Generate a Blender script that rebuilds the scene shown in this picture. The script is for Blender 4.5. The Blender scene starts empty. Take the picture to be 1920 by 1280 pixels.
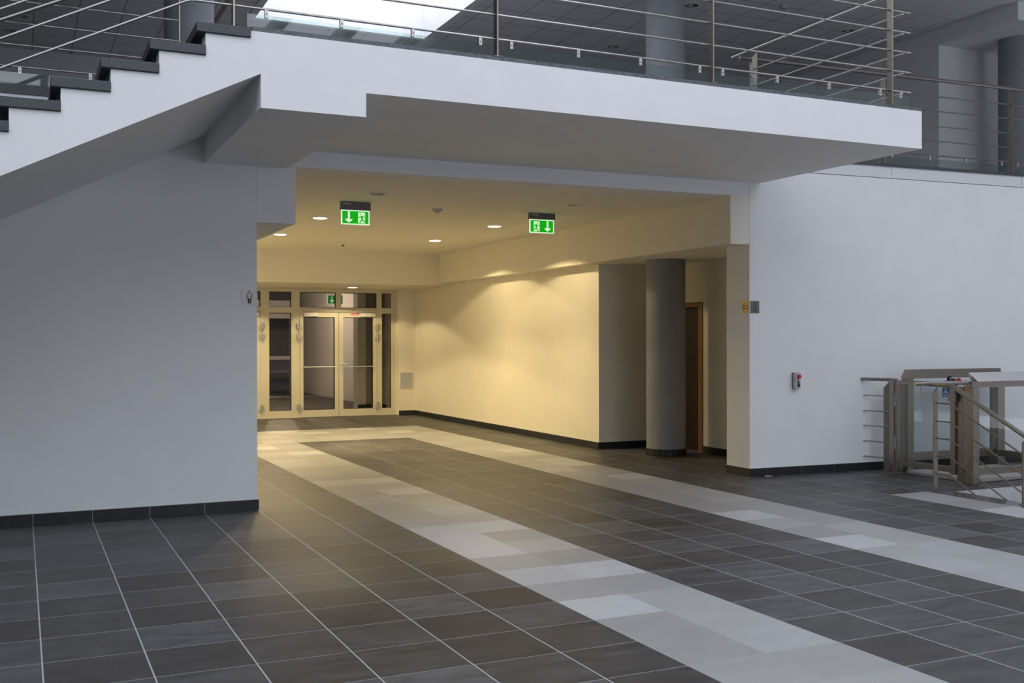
import bpy, math, random
from mathutils import Matrix, Vector

S = bpy.context.scene
C = S.collection
random.seed(4)

# ------------------------------------------------------------------ camera
YAW, PIT, ROL = (math.radians(a) for a in (24.9485, -0.1028, -0.1008))
fw = Vector((math.sin(YAW) * math.cos(PIT), math.cos(YAW) * math.cos(PIT), math.sin(PIT)))
rt = Vector((math.cos(YAW), -math.sin(YAW), 0))
up = rt.cross(fw)
rt, up = math.cos(ROL) * rt + math.sin(ROL) * up, -math.sin(ROL) * rt + math.cos(ROL) * up
cam = bpy.data.cameras.new('camera')
cam.sensor_width = 36.0
cam.lens = 1981.14 / 1920 * 36
cam.clip_start, cam.clip_end = 0.05, 200
cam_ob = bpy.data.objects.new('camera', cam)
C.objects.link(cam_ob)
cam_ob.matrix_world = Matrix(((rt.x, up.x, -fw.x, 0), (rt.y, up.y, -fw.y, 0), (rt.z, up.z, -fw.z, 1.5), (0, 0, 0, 1)))
S.camera = cam_ob

# ------------------------------------------------------------------ sky, exposure
W = bpy.data.worlds.new('sky')
S.world = W
W.use_nodes = True
bg = W.node_tree.nodes['Background']
bg.inputs['Color'].default_value = (0.86, 0.895, 1.0, 1)
bg.inputs['Strength'].default_value = 2.9
S.view_settings.view_transform = 'Standard'
S.view_settings.look = 'None'
S.view_settings.gamma = 1
S.view_settings.use_curve_mapping = False
S.view_settings.exposure = 0.0

WARM = (1.0, 0.79, 0.42)


def lamp(name, kind, loc, power, color, **kw):
    d = bpy.data.lights.new(name, kind)
    d.energy = power
    d.color = color
    for k, v in kw.items():
        setattr(d, k, v)
    o = bpy.data.objects.new(name, d)
    C.objects.link(o)
    o.location = loc
    return o


# roof glazing over the atrium: X ATR_X, Y ATR_Y; strip skylight over the gallery beyond
ATR_X, ATR_Y, ROOF = (-6.0, 6.35), (-4.6, 6.2), 6.4
SKY_X, SKY_Y = (3.19, 6.0), (6.2, 16.2)
RGT_X, RGT_Y = (7.1, 14.6), (0.8, 6.0)        # added roof opening, unseen, to brighten the lift side
for (a, b), (c_, d_) in ((ATR_X, ATR_Y), (SKY_X, SKY_Y), (RGT_X, RGT_Y)):
    p = lamp('skylight_portal', 'AREA', ((a + b) / 2, (c_ + d_) / 2, ROOF + 0.62), 1, (1, 1, 1), shape='RECTANGLE', size=b - a, size_y=d_ - c_)
    p.data.cycles.is_portal = True
# window added behind the viewer to light the bridge and right wall
FRONT_Y, FRONT_X, FRONT_Z = -9.5, (3.0, 10.2), (0.3, 5.9)
p = lamp('added_window_portal', 'AREA', ((FRONT_X[0] + FRONT_X[1]) / 2, FRONT_Y - 0.2, 3.1), 1, (1, 1, 1), shape='RECTANGLE', size=7.2, size_y=5.6)
p.rotation_euler = (math.radians(90), 0, 0)
p.data.cycles.is_portal = True


# ------------------------------------------------------------------ materials
def mat(name):
    m = bpy.data.materials.new(name)
    m.use_nodes = True
    nt = m.node_tree
    return m, nt, nt.nodes['Principled BSDF']


def nd(nt, t, **kw):
    n = nt.nodes.new(t)
    for k, v in kw.items():
        if k in n.inputs.keys() if isinstance(k, str) else False:
            n.inputs[k].default_value = v
        else:
            setattr(n, k, v)
    return n


def plain(name, col, rough=0.5, metal=0.0, noise=0.0, nscale=20.0, bump=0.0, bscale=200.0, spec=0.5):
    m, nt, b = mat(name)
    b.inputs['Base Color'].default_value = (*col, 1)
    b.inputs['Roughness'].default_value = rough
    b.inputs['Metallic'].default_value = metal
    b.inputs['Specular IOR Level'].default_value = spec
    tc = nd(nt, 'ShaderNodeTexCoord')
    if noise:
        n = nd(nt, 'ShaderNodeTexNoise')
        n.inputs['Scale'].default_value = nscale
        n.inputs['Detail'].default_value = 6
        nt.links.new(tc.outputs['Object'], n.inputs['Vector'])
        r = nd(nt, 'ShaderNodeValToRGB')
        r.color_ramp.elements[0].color = (*[c * (1 - noise) for c in col], 1)
        r.color_ramp.elements[1].color = (*[min(1, c * (1 + noise)) for c in col], 1)
        r.color_ramp.elements[0].position, r.color_ramp.elements[1].position = 0.35, 0.65
        nt.links.new(n.outputs['Fac'], r.inputs['Fac'])
        nt.links.new(r.outputs['Color'], b.inputs['Base Color'])
    if bump:
        n2 = nd(nt, 'ShaderNodeTexNoise')
        n2.inputs['Scale'].default_value = bscale
        nt.links.new(tc.outputs['Object'], n2.inputs['Vector'])
        bp = nd(nt, 'ShaderNodeBump')
        bp.inputs['Strength'].default_value = bump
        bp.inputs['Distance'].default_value = 0.002
        nt.links.new(n2.outputs['Fac'], bp.inputs['Height'])
        nt.links.new(bp.outputs['Normal'], b.inputs['Normal'])
    return m


def emit(name, col, strength):
    m, nt, b = mat(name)
    b.inputs['Base Color'].default_value = (*col, 1)
    b.inputs['Emission Color'].default_value = (*col, 1)
    b.inputs['Emission Strength'].default_value = strength
    return m


def glass(name, tint, refl=1.0, rough=0.02):
    m = bpy.data.materials.new(name)
    m.use_nodes = True
    nt = m.node_tree
    nt.nodes.clear()
    out = nd(nt, 'ShaderNodeOutputMaterial')
    tr = nd(nt, 'ShaderNodeBsdfTransparent')
    tr.inputs['Color'].default_value = (*tint, 1)
    gl = nd(nt, 'ShaderNodeBsdfGlossy')
    gl.inputs['Roughness'].default_value = rough
    gl.inputs['Color'].default_value = (1, 1, 1, 1)
    fr = nd(nt, 'ShaderNodeFresnel')
    fr.inputs['IOR'].default_value = 1.5
    mu = nd(nt, 'ShaderNodeMath', operation='MULTIPLY')
    mu.inputs[1].default_value = refl
    mx = nd(nt, 'ShaderNodeMixShader')
    ge = nd(nt, 'ShaderNodeNewGeometry')
    iv = nd(nt, 'ShaderNodeMath', operation='SUBTRACT')
    iv.inputs[0].default_value = 1
    nt.links.new(ge.outputs['Backfacing'], iv.inputs[1])
    m2 = nd(nt, 'ShaderNodeMath', operation='MULTIPLY')
    nt.links.new(fr.outputs['Fac'], mu.inputs[0])
    nt.links.new(mu.outputs[0], m2.inputs[0])
    nt.links.new(iv.outputs[0], m2.inputs[1])
    nt.links.new(m2.outputs[0], mx.inputs['Fac'])
    nt.links.new(tr.outputs['BSDF'], mx.inputs[1])
    nt.links.new(gl.outputs['BSDF'], mx.inputs[2])
    nt.links.new(mx.outputs['Shader'], out.inputs['Surface'])
    return m


def tile(name, stops, grout, rough, cloud, gw=(0.008, 0.0045)):
    """floor tile: UV counts tiles; the grout runs on whole numbers; every tile has its own tone"""
    m, nt, b = mat(name)
    L = nt.links.new
    uv = nd(nt, 'ShaderNodeUVMap')
    sp = nd(nt, 'ShaderNodeSeparateXYZ')
    L(uv.outputs['UV'], sp.inputs[0])
    masks = []
    for ax, w in (('X', gw[0]), ('Y', gw[1])):
        pp = nd(nt, 'ShaderNodeMath', operation='PINGPONG')
        pp.inputs[1].default_value = 0.5
        L(sp.outputs[ax], pp.inputs[0])
        lt = nd(nt, 'ShaderNodeMath', operation='LESS_THAN')
        lt.inputs[1].default_value = w
        L(pp.outputs[0], lt.inputs[0])
        masks.append(lt)
    mk = nd(nt, 'ShaderNodeMath', operation='MAXIMUM')
    L(masks[0].outputs[0], mk.inputs[0])
    L(masks[1].outputs[0], mk.inputs[1])
    fl = nd(nt, 'ShaderNodeVectorMath', operation='FLOOR')
    L(uv.outputs['UV'], fl.inputs[0])
    wn = nd(nt, 'ShaderNodeTexWhiteNoise', noise_dimensions='2D')
    L(fl.outputs['Vector'], wn.inputs['Vector'])
    r = nd(nt, 'ShaderNodeValToRGB')
    e = r.color_ramp.elements
    e[0].position, e[0].color = stops[0][0], (*stops[0][1], 1)
    e[1].position, e[1].color = stops[-1][0], (*stops[-1][1], 1)
    for pos, col in stops[1:-1]:
        q = e.new(pos)
        q.color = (*col, 1)
    L(wn.outputs['Value'], r.inputs['Fac'])
    tc = nd(nt, 'ShaderNodeTexCoord')
    # cloudy wear, shifted per tile so the clouds stop at the joints
    sc = nd(nt, 'ShaderNodeVectorMath', operation='SCALE')
    sc.inputs['Scale'].default_value = 13.0
    L(wn.outputs['Color'], sc.inputs[0])
    ad = nd(nt, 'ShaderNodeVectorMath', operation='ADD')
    L(tc.outputs['Object'], ad.inputs[0])
    L(sc.outputs['Vector'], ad.inputs[1])
    mp = nd(nt, 'ShaderNodeMapping')
    mp.inputs['Scale'].default_value = (1.6, 4.5, 1)
    L(ad.outputs['Vector'], mp.inputs['Vector'])
    no = nd(nt, 'ShaderNodeTexNoise')
    no.inputs['Scale'].default_value = 2.2
    no.inputs['Detail'].default_value = 9
    no.inputs['Roughness'].default_value = 0.68
    L(mp.outputs['Vector'], no.inputs['Vector'])
    rr = nd(nt, 'ShaderNodeMapRange')
    rr.inputs['From Min'].default_value, rr.inputs['From Max'].default_value = 0.35, 0.72
    rr.inputs['To Min'].default_value, rr.inputs['To Max'].default_value = 1 - cloud, 1 + cloud * 1.5
    L(no.outputs['Fac'], rr.inputs['Value'])
    mul = nd(nt, 'ShaderNodeMix', data_type='RGBA', blend_type='MULTIPLY')
    mul.inputs['Factor'].default_value = 1
    L(r.outputs['Color'], mul.inputs['A'])
    L(rr.outputs['Result'], mul.inputs['B'])
    mx = nd(nt, 'ShaderNodeMix', data_type='RGBA')
    L(mk.outputs[0], mx.inputs['Factor'])
    L(mul.outputs['Result'], mx.inputs['A'])
    mx.inputs['B'].default_value = (*grout, 1)
    L(mx.outputs['Result'], b.inputs['Base Color'])
    ro = nd(nt, 'ShaderNodeMapRange')
    ro.inputs['To Min'].default_value, ro.inputs['To Max'].default_value = rough - 0.08, rough + 0.1
    L(no.outputs['Fac'], ro.inputs['Value'])
    L(ro.outputs['Result'], b.inputs['Roughness'])
    bp = nd(nt, 'ShaderNodeBump')
    bp.inputs['Strength'].default_value = 0.25
    bp.inputs['Distance'].default_value = 0.001
    L(no.outputs['Fac'], bp.inputs['Height'])
    L(bp.outputs['Normal'], b.inputs['Normal'])
    return m


def ceiling_tiles(name, col, line):
    m, nt, b = mat(name)
    L = nt.links.new
    tc = nd(nt, 'ShaderNodeTexCoord')
    sp = nd(nt, 'ShaderNodeSeparateXYZ')
    L(tc.outputs['Object'], sp.inputs[0])
    ms = []
    for ax, off in (('X', 6.87), ('Y', 11.85)):
        a = nd(nt, 'ShaderNodeMath', operation='SUBTRACT')
        a.inputs[1].default_value = off
        L(sp.outputs[ax], a.inputs[0])
        pp = nd(nt, 'ShaderNodeMath', operation='PINGPONG')
        pp.inputs[1].default_value = 0.607 / 2
        L(a.outputs[0], pp.inputs[0])
        lt = nd(nt, 'ShaderNodeMath', operation='LESS_THAN')
        lt.inputs[1].default_value = 0.011
        L(pp.outputs[0], lt.inputs[0])
        ms.append(lt)
    mk = nd(nt, 'ShaderNodeMath', operation='MAXIMUM')
    L(ms[0].outputs[0], mk.inputs[0])
    L(ms[1].outputs[0], mk.inputs[1])
    mx = nd(nt, 'ShaderNodeMix', data_type='RGBA')
    L(mk.outputs[0], mx.inputs['Factor'])
    mx.inputs['A'].default_value = (*col, 1)
    mx.inputs['B'].default_value = (*line, 1)
    L(mx.outputs['Result'], b.inputs['Base Color'])
    b.inputs['Roughness'].default_value = 0.9
    return m


def brushed(name, col, rough=0.32):
    m, nt, b = mat(name)
    L = nt.links.new
    b.inputs['Metallic'].default_value = 1
    tc = nd(nt, 'ShaderNodeTexCoord')
    n = nd(nt, 'ShaderNodeTexNoise')
    n.inputs['Scale'].default_value = 30
    n.inputs['Detail'].default_value = 4
    L(tc.outputs['Object'], n.inputs['Vector'])
    r = nd(nt, 'ShaderNodeMapRange')
    r.inputs['To Min'].default_value, r.inputs['To Max'].default_value = rough - 0.06, rough + 0.1
    L(n.outputs['Fac'], r.inputs['Value'])
    L(r.outputs['Result'], b.inputs['Roughness'])
    b.inputs['Base Color'].default_value = (*col, 1)
    return m


def wood(name, a, c, rough=0.35):
    m, nt, b = mat(name)
    L = nt.links.new
    tc = nd(nt, 'ShaderNodeTexCoord')
    mp = nd(nt, 'ShaderNodeMapping')
    mp.inputs['Scale'].default_value = (14, 14, 1.2)
    L(tc.outputs['Object'], mp.inputs['Vector'])
    n = nd(nt, 'ShaderNodeTexNoise')
    n.inputs['Scale'].default_value = 3
    n.inputs['Detail'].default_value = 5
    L(mp.outputs['Vector'], n.inputs['Vector'])
    r = nd(nt, 'ShaderNodeValToRGB')
    r.color_ramp.elements[0].color, r.color_ramp.elements[1].color = (*a, 1), (*c, 1)
    L(n.outputs['Fac'], r.inputs['Fac'])
    L(r.outputs['Color'], b.inputs['Base Color'])
    b.inputs['Roughness'].default_value = rough
    return m


M = dict(
    paint=plain('white_paint', (0.80, 0.80, 0.80), 0.75, noise=0.015, nscale=3, bump=0.15, bscale=120, spec=0.3),
    cream=plain('cream_corridor_paint', (0.82, 0.77, 0.66), 0.75, noise=0.015, nscale=3, bump=0.15, bscale=120, spec=0.3),
    cream_ceiling=plain('cream_ceiling_paint', (0.82, 0.775, 0.67), 0.9, spec=0.2),
    grey_wall=plain('grey_wall_paint', (0.28, 0.28, 0.29), 0.8),
    plaster=plain('ceiling_paint', (0.78, 0.78, 0.77), 0.9, spec=0.2),
    dark_tile=tile('dark_floor_tile', [(0.0, (0.037, 0.033, 0.030)), (0.35, (0.049, 0.046, 0.044)), (0.65, (0.055, 0.054, 0.055)), (1.0, (0.076, 0.075, 0.076))], (0.36, 0.37, 0.38), 0.47, 0.36),
    light_tile=tile('light_floor_tile', [(0.0, (0.265, 0.258, 0.252)), (0.5, (0.31, 0.306, 0.302)), (0.80, (0.335, 0.334, 0.333)), (0.88, (0.42, 0.425, 0.43))], (0.30, 0.30, 0.30), 0.45, 0.06, (0.004, 0.003)),
    stone=plain('polished_edge_stone', (0.10, 0.10, 0.105), 0.16, noise=0.45, nscale=25),
    gallery_floor=plain('gallery_floor_tile', (0.19, 0.187, 0.185), 0.5, noise=0.2, nscale=6),
    granite=plain('dark_granite', (0.060, 0.063, 0.070), 0.5, noise=0.6, nscale=160),
    base_tile=plain('baseboard_tile', (0.016, 0.016, 0.018), 0.45, noise=0.25, nscale=20),
    grout=plain('grout', (0.36, 0.36, 0.36), 0.9),
    concrete=plain('grey_column_paint', (0.25, 0.26, 0.28), 0.7, noise=0.05, nscale=5, bump=0.2, bscale=60),
    steel=brushed('brushed_steel', (0.42, 0.40, 0.38), 0.30),
    steel_dark=brushed('brushed_steel_post', (0.32, 0.28, 0.24), 0.38),
    steel_bright=brushed('brushed_steel_cap', (0.72, 0.72, 0.72), 0.40),
    rail_shaded=brushed('shaded_steel_rail', (0.22, 0.20, 0.19), 0.42),  # steel darkened to carry the shade under the upstairs ceiling
    clip=brushed('clip_steel', (0.55, 0.52, 0.49), 0.42),
    rail_glass=glass('kick_panel_glass', (0.80, 0.88, 0.86), 1.9),
    door_glass=glass('door_glass', (0.86, 0.84, 0.80), 1.0),
    clear_glass=glass('clear_glass', (0.93, 0.95, 0.95), 0.6),
    roof_glass=glass('roof_glass', (0.97, 0.98, 0.99), 0.3),
    glass_edge=plain('glass_edge', (0.18, 0.36, 0.34), 0.2),
    door_metal=plain('cream_door_frame', (0.62, 0.58, 0.46), 0.42, spec=0.5),
    seal_gap_shade=plain('black_seal_and_gap_shade', (0.015, 0.015, 0.014), 0.7),
    hinge=plain('hinge_metal', (0.50, 0.48, 0.42), 0.35, metal=0.6),
    white_plastic=plain('white_plastic', (0.75, 0.74, 0.72), 0.45),
    grey_plastic=plain('grey_plastic', (0.45, 0.45, 0.45), 0.5),
    dark_plastic=plain('sign_housing', (0.13, 0.122, 0.115), 0.5),
    red=plain('red_plastic', (0.55, 0.02, 0.03), 0.35),
    black=plain('black_plastic', (0.012, 0.012, 0.012), 0.4),
    blue=plain('blue_sign_face', (0.012, 0.085, 0.26), 0.4),
    navy=plain('navy_plastic', (0.02, 0.02, 0.10), 0.4),
    yellow=plain('yellow_label', (0.50, 0.33, 0.05), 0.5),
    white=plain('white_print', (0.85, 0.85, 0.85), 0.5),
    sign_metal=plain('brushed_sign_plate', (0.45, 0.41, 0.38), 0.45, metal=0.5, noise=0.06, nscale=30),
    warm_plate=plain('warm_lit_sign_plate', (0.55, 0.40, 0.16), 0.42, metal=0.5, noise=0.08, nscale=30),  # steel plate with the warm corridor reflection put into its colour
    engrave=plain('engraved_line', (0.06, 0.05, 0.045), 0.6),
    green=emit('lit_green_sign', (0.0, 0.33, 0.002), 0.95),
    sign_white=emit('lit_white_print', (0.72, 1.0, 0.66), 0.75),
    green_dim=emit('lit_green_sign_far', (0.0, 0.20, 0.02), 0.7),
    white_dim=emit('lit_white_print_far', (0.7, 0.85, 0.65), 0.5),
    lamp_on=emit('lit_lamp_face', (1.0, 0.86, 0.62), 14),
    lamp_off=plain('unlit_lamp_glass', (0.62, 0.58, 0.45), 0.25),
    lamp_in=plain('lamp_reflector', (0.16, 0.14, 0.11), 0.25, metal=0.8),
    ceil_tile=ceiling_tiles('suspended_ceiling', (0.78, 0.78, 0.79), (0.42, 0.42, 0.43)),
    frame_wood=wood('orange_wood_frame', (0.20, 0.095, 0.022), (0.29, 0.14, 0.035)),
    door_wood=wood('dark_wood_door', (0.012, 0.003, 0.002), (0.020, 0.005, 0.003), 0.6),
    fascia=plain('fascia_panel', (0.74, 0.75, 0.76), 0.25, spec=0.6),
    step_paint=plain('pale_step', (0.42, 0.42, 0.43), 0.6, noise=0.08, nscale=8),
    edge_granite=plain('edge_granite', (0.105, 0.11, 0.12), 0.5, noise=0.35, nscale=60),
    dull_plate=plain('dull_sign_plate', (0.17, 0.165, 0.16), 0.5, metal=0.3, noise=0.1, nscale=30),
    rib=plain('ribbed_metal', (0.62, 0.60, 0.57), 0.45, metal=0.4),
    white_bar=plain('white_roof_bar', (0.40, 0.41, 0.42), 0.5),
    cardboard=plain('brown_scrap', (0.42, 0.26, 0.17), 0.8),
)


# ------------------------------------------------------------------ mesh helpers
class MB:
    def __init__(s):
        s.v, s.f, s.mi, s.uv = [], [], [], []

    def add(s, vs, fs, mi=0):
        n = len(s.v)
        s.v += [tuple(p) for p in vs]
        for f in fs:
            s.f.append(tuple(n + i for i in f))
            s.mi.append(mi)
        return s

    def box(s, x, y, z, mi=0):
        (x0, x1), (y0, y1), (z0, z1) = sorted(x), sorted(y), sorted(z)
        return s.add([(a, b, c) for c in (z0, z1) for b in (y0, y1) for a in (x0, x1)],
                     [(0, 2, 3, 1), (4, 5, 7, 6), (0, 1, 5, 4), (2, 6, 7, 3), (0, 4, 6, 2), (1, 3, 7, 5)], mi)

    def prism(s, poly, depth, mi=0):
        """poly: list of 3D points (planar, in order); depth: extrusion vector"""
        d = Vector(depth)
        P = [Vector(p) for p in poly]
        nrm = Vector((0, 0, 0))
        for i in range(len(P)):
            nrm += P[i].cross(P[(i + 1) % len(P)])
        if nrm.dot(d) > 0:
            P.reverse()
        n = len(P)
        return s.add(P + [p + d for p in P],
                     [tuple(range(n)), tuple(range(2 * n - 1, n - 1, -1))] + [((i + 1) % n, i, n + i, n + (i + 1) % n) for i in range(n)], mi)

    def tube(s, pts, r, n=10, mi=0):
        P = [Vector(p) for p in pts]
        rings = []
        for i, p in enumerate(P):
            a = (P[i] - P[i - 1]).normalized() if i else None
            b = (P[i + 1] - P[i]).normalized() if i < len(P) - 1 else None
            t = (a + b).normalized() if a and b else (a or b)
            k = 1.0 / max(0.3, t.dot(b or a))
            ref = Vector((0, 0, 1)) if abs(t.z) < 0.9 else Vector((1, 0, 0))
            u = t.cross(ref).normalized()
            w = u.cross(t).normalized()
            rings.append([p + r * (math.cos(2 * math.pi * j / n) * u + k * math.sin(2 * math.pi * j / n) * w) for j in range(n)])
        vs = [q for ring in rings for q in ring]
        fs = []
        for i in range(len(P) - 1):
            for j in range(n):
                fs.append((i * n + j, i * n + (j + 1) % n, (i + 1) * n + (j + 1) % n, (i + 1) * n + j))
        fs.append(tuple(range(n - 1, -1, -1)))
        fs.append(tuple((len(P) - 1) * n + j for j in range(n)))
        return s.add(vs, fs, mi)

    def lathe(s, prof, cx, cy, n=32, mi=0):
        """prof: list of (r, z) from one end to the other; ends close with a cap when r > 0"""
        vs, fs = [], []
        for r, z in prof:
            vs += [(cx + r * math.cos(2 * math.pi * j / n), cy + r * math.sin(2 * math.pi * j / n), z) for j in range(n)]
        for i in range(len(prof) - 1):
            for j in range(n):
                fs.append((i * n + j, i * n + (j + 1) % n, (i + 1) * n + (j + 1) % n, (i + 1) * n + j))
        fs.append(tuple(range(n - 1, -1, -1)))
        fs.append(tuple((len(prof) - 1) * n + j for j in range(n)))
        return s.add(vs, fs, mi)

    def build(s, name, mats, parent=None, smooth=False, bevel=0.0, **props):
        me = bpy.data.meshes.new(name)
        off = parent_loc(parent)
        me.from_pydata([(x - off[0], y - off[1], z - off[2]) for x, y, z in s.v], [], s.f)
        for m in (mats if isinstance(mats, (list, tuple)) else [mats]):
            me.materials.append(m)
        for pgn, i in zip(me.polygons, s.mi):
            pgn.material_index = i
        if smooth:
            me.shade_smooth()
            me.set_sharp_from_angle(angle=math.radians(40))
        me.update()
        o = bpy.data.objects.new(name, me)
        C.objects.link(o)
        o.parent = parent
        if bevel:
            b = o.modifiers.new('bevel', 'BEVEL')
            b.width, b.segments, b.limit_method = bevel, 2, 'ANGLE'
        for k, v in props.items():
            o[k] = v
        if getattr(s, 'base', None):
            s.base.build('base_plate', mats, o)
        if getattr(s, 'screw', None):
            s.screw.build('screw', M['engrave'], o)
        return o


def parent_loc(p):
    out = Vector((0, 0, 0))
    while p is not None:
        out += p.location
        p = p.parent
    return out


def thing(name, label, cat, loc, group=None):
    o = bpy.data.objects.new(name, None)
    o.empty_display_size = 0.1
    C.objects.link(o)
    o.location = loc
    o['label'], o['category'] = label, cat
    if group:
        o['group'] = group
    return o


def copy_tree(o, loc, label=None):
    r = o.copy()
    C.objects.link(r)
    r.location = loc
    if label:
        r['label'] = label
    for ch in o.children:
        c = ch.copy()
        C.objects.link(c)
        c.parent = r
        for g in ch.children:
            d = g.copy()
            C.objects.link(d)
            d.parent = c
    return r


def struct(mb, name, mats, label=None, cat=None, **kw):
    o = mb.build(name, mats, **kw)
    o['kind'] = 'structure'
    if label:
        o['label'], o['category'] = label, cat
    return o


def stroke(pts, w):
    """thick 2D polyline as a list of quads"""
    out = []
    for (a, b), (c, d) in zip(pts, pts[1:]):
        l = math.hypot(c - a, d - b)
        if l < 1e-9:
            continue
        ux, uy = (c - a) / l, (d - b) / l
        a2, b2, c2, d2 = a - ux * w * .3, b - uy * w * .3, c + ux * w * .3, d + uy * w * .3
        nx, ny = -uy * w / 2, ux * w / 2
        out.append([(a2 + nx, b2 + ny), (c2 + nx, d2 + ny), (c2 - nx, d2 - ny), (a2 - nx, b2 - ny)])
    return out


def disc2(cx, cy, r, n=16):
    return [(cx + r * math.cos(2 * math.pi * i / n), cy + r * math.sin(2 * math.pi * i / n)) for i in range(n)]


# ------------------------------------------------------------------ shared dimensions
YS = 7.03                      # front face of bridge and stair
TOP = 3.55                     # upper floor level
YL = 9.42                      # plane of the hall side wall under the stair
CEIL = 3.053                   # corridor ceiling
BLK = 2.53                     # underside of the corridor bulkheads
YD = 20.25                     # door screen


def rw(x, off=0.0):            # the right hall wall stands slightly askew
    return 9.33 - 0.055 * (x - 7.19) - off


# ------------------------------------------------------------------ floor
xe = [0.088 + 0.4515 * k for k in range(-18, 6)] + [2.78, 3.225, 3.667, 4.10, 4.535, 4.97, 5.40, 5.835, 6.275, 6.72, 7.17, 7.60, 8.065]
xe += [8.065 + 0.45 * k for k in range(1, 16)]
ye = [5.37 + 0.436 * k for k in range(-33, 23)] + [15.374, 15.785, 16.196, 16.607, 17.018, 17.43]
ye += [17.43 + 0.438 * k for k in range(1, 46)]


def tcoord(v, ed):
    for i in range(len(ed) - 1):
        if ed[i] <= v <= ed[i + 1] + 1e-9:
            return i + (v - ed[i]) / (ed[i + 1] - ed[i])
    return 0 if v < ed[0] else len(ed) - 1


HX0, HX1, HY0, HY1 = 8.33, 9.95, 2.4, 7.6
xc = sorted(set([x for x in xe if x < 14.9] + [HX0, HX1]))
yc = sorted(set([y for y in ye] + [HY0, HY1, 7.7, 27.4, 28.35]))
me = bpy.data.meshes.new('floor')
vs, fs, ms, uvs = [], [], [], []
for i in range(len(xc) - 1):
    for j in range(len(yc) - 1):
        x0, x1, y0, y1 = xc[i], xc[i + 1], yc[j], yc[j + 1]
        cx, cy = (x0 + x1) / 2, (y0 + y1) / 2
        if HX0 < cx < HX1 and HY0 < cy < HY1:
            continue
        m = 0
        if (2.78 < cx < 3.667 or 5.40 < cx < 6.275) and cy < 17.43 or 2.78 < cx < 6.275 and 15.374 < cy < 17.43:
            m = 1
        if 7.60 < cx < 8.065 and cy < 7.7:
            m = 1
        if 8.065 < cx < HX0 and cy < 7.6:
            m = 2
        if 27.4 < cy < 28.35:
            m = 1
        n = len(vs)
        vs += [(x0, y0, 0), (x1, y0, 0), (x1, y1, 0), (x0, y1, 0)]
        fs.append((n, n + 1, n + 2, n + 3))
        ms.append(m)
        a, b, c, d = tcoord(x0 + 1e-6, xe), tcoord(x1 - 1e-6, xe), tcoord(y0 + 1e-6, ye), tcoord(y1 - 1e-6, ye)
        uvs += [(a, c), (b, c), (b, d), (a, d)]
me.from_pydata(vs, [], fs)
ul = me.uv_layers.new(name='tiles')
for i, q in enumerate(uvs):
    ul.data[i].uv = q
for m in (M['dark_tile'], M['light_tile'], M['stone']):
    me.materials.append(m)
for p_, m in zip(me.polygons, ms):
    p_.material_index = m
fl = bpy.data.objects.new('floor', me)
C.objects.link(fl)
fl['kind'], fl['label'], fl['category'] = 'structure', 'dark grey tiled hall floor with two pale tile bands running into the corridor', 'floor'

# stairwell sides and steps going down on the far side
struct(MB().box((HX1, HX1 + 0.15), (HY0, HY1 + 0.1), (-2.6, -0.003)).box((HX0 - 0.15, HX0), (HY0, HY1), (-2.6, -0.003))
       .box((HX0, HX1), (HY0 - 0.15, HY0), (-2.6, -0.003)), 'wall_stairwell', M['paint'], 'white plastered sides of the stairwell opening', 'wall')
st = thing('lower_staircase', 'steps going down inside the floor opening behind the sloping handrail', 'staircase', (9.14, 7.6, 0))
b = MB()
for k in range(14):
    y1 = HY1 - 0.29 * k
    b.box((HX0 + 0.003, HX1 - 0.003), (y1 - 0.003, y1 + (0.1 if k == 0 else 0.28)), (-0.15 * (k + 1) - 0.15, -0.15 * k - (0.004 if k == 0 else 0.033)))
b.build('step_body', M['step_paint'], st)
for k in range(1, 14):
    y1 = HY1 - 0.29 * k
    MB().box((HX0 + 0.003, HX1 - 0.003), (y1 - 0.03, y1 + 0.286), (-0.15 * k - 0.033, -0.15 * k)).build('tread', M['step_paint'], st)

# ------------------------------------------------------------------ hall walls
struct(MB().box((-8.2, 1.896), (YL, YL + 0.3), (0, TOP - 0.06)), 'wall_left', M['paint'], 'plain white wall under the stair with the restroom sign', 'wall')
struct(MB().prism([(7.19, 9.33, 0), (17, rw(17), 0), (17, rw(17) + 0.41, 0), (7.19, 9.74, 0)], (0, 0, 3.35)), 'wall_right', M['paint'],
       'white wall with the corridor pier, behind the lift', 'wall')


def skirting(name, a, b_, nrm, label, h=0.094, t=0.012, tile_l=0.4515, start=0.0):
    """row of dark tiles standing along a-b (floor points); nrm = direction away from the wall"""
    A, B, N = Vector((*a, 0)), Vector((*b_, 0)), Vector((*nrm, 0)).normalized()
    D = (B - A)
    L = D.length
    D.normalize()
    mb = MB()
    q = [A, B, B + N * (t * 0.7), A + N * (t * 0.7)]
    mb.prism([p + Vector((0, 0, 0.002)) for p in q], (0, 0, h - 0.002), 1)
    cuts = [0.0] + [c for c in (start + tile_l * k for k in range(-2, int(L / tile_l) + 3)) if 0.02 < c < L - 0.02] + [L]
    for c0, c1 in zip(cuts, cuts[1:]):
        g0, g1 = (0.0025 if c0 > 0 else 0), (0.0025 if c1 < L else 0)
        p0, p1 = A + D * (c0 + g0), A + D * (c1 - g1)
        mb.prism([p + Vector((0, 0, 0.003)) for p in (p0, p1, p1 + N * t, p0 + N * t)], (0, 0, h - 0.006), 0)
    return struct(mb, name, [M['base_tile'], M['grout']], label, 'baseboard')


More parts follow.
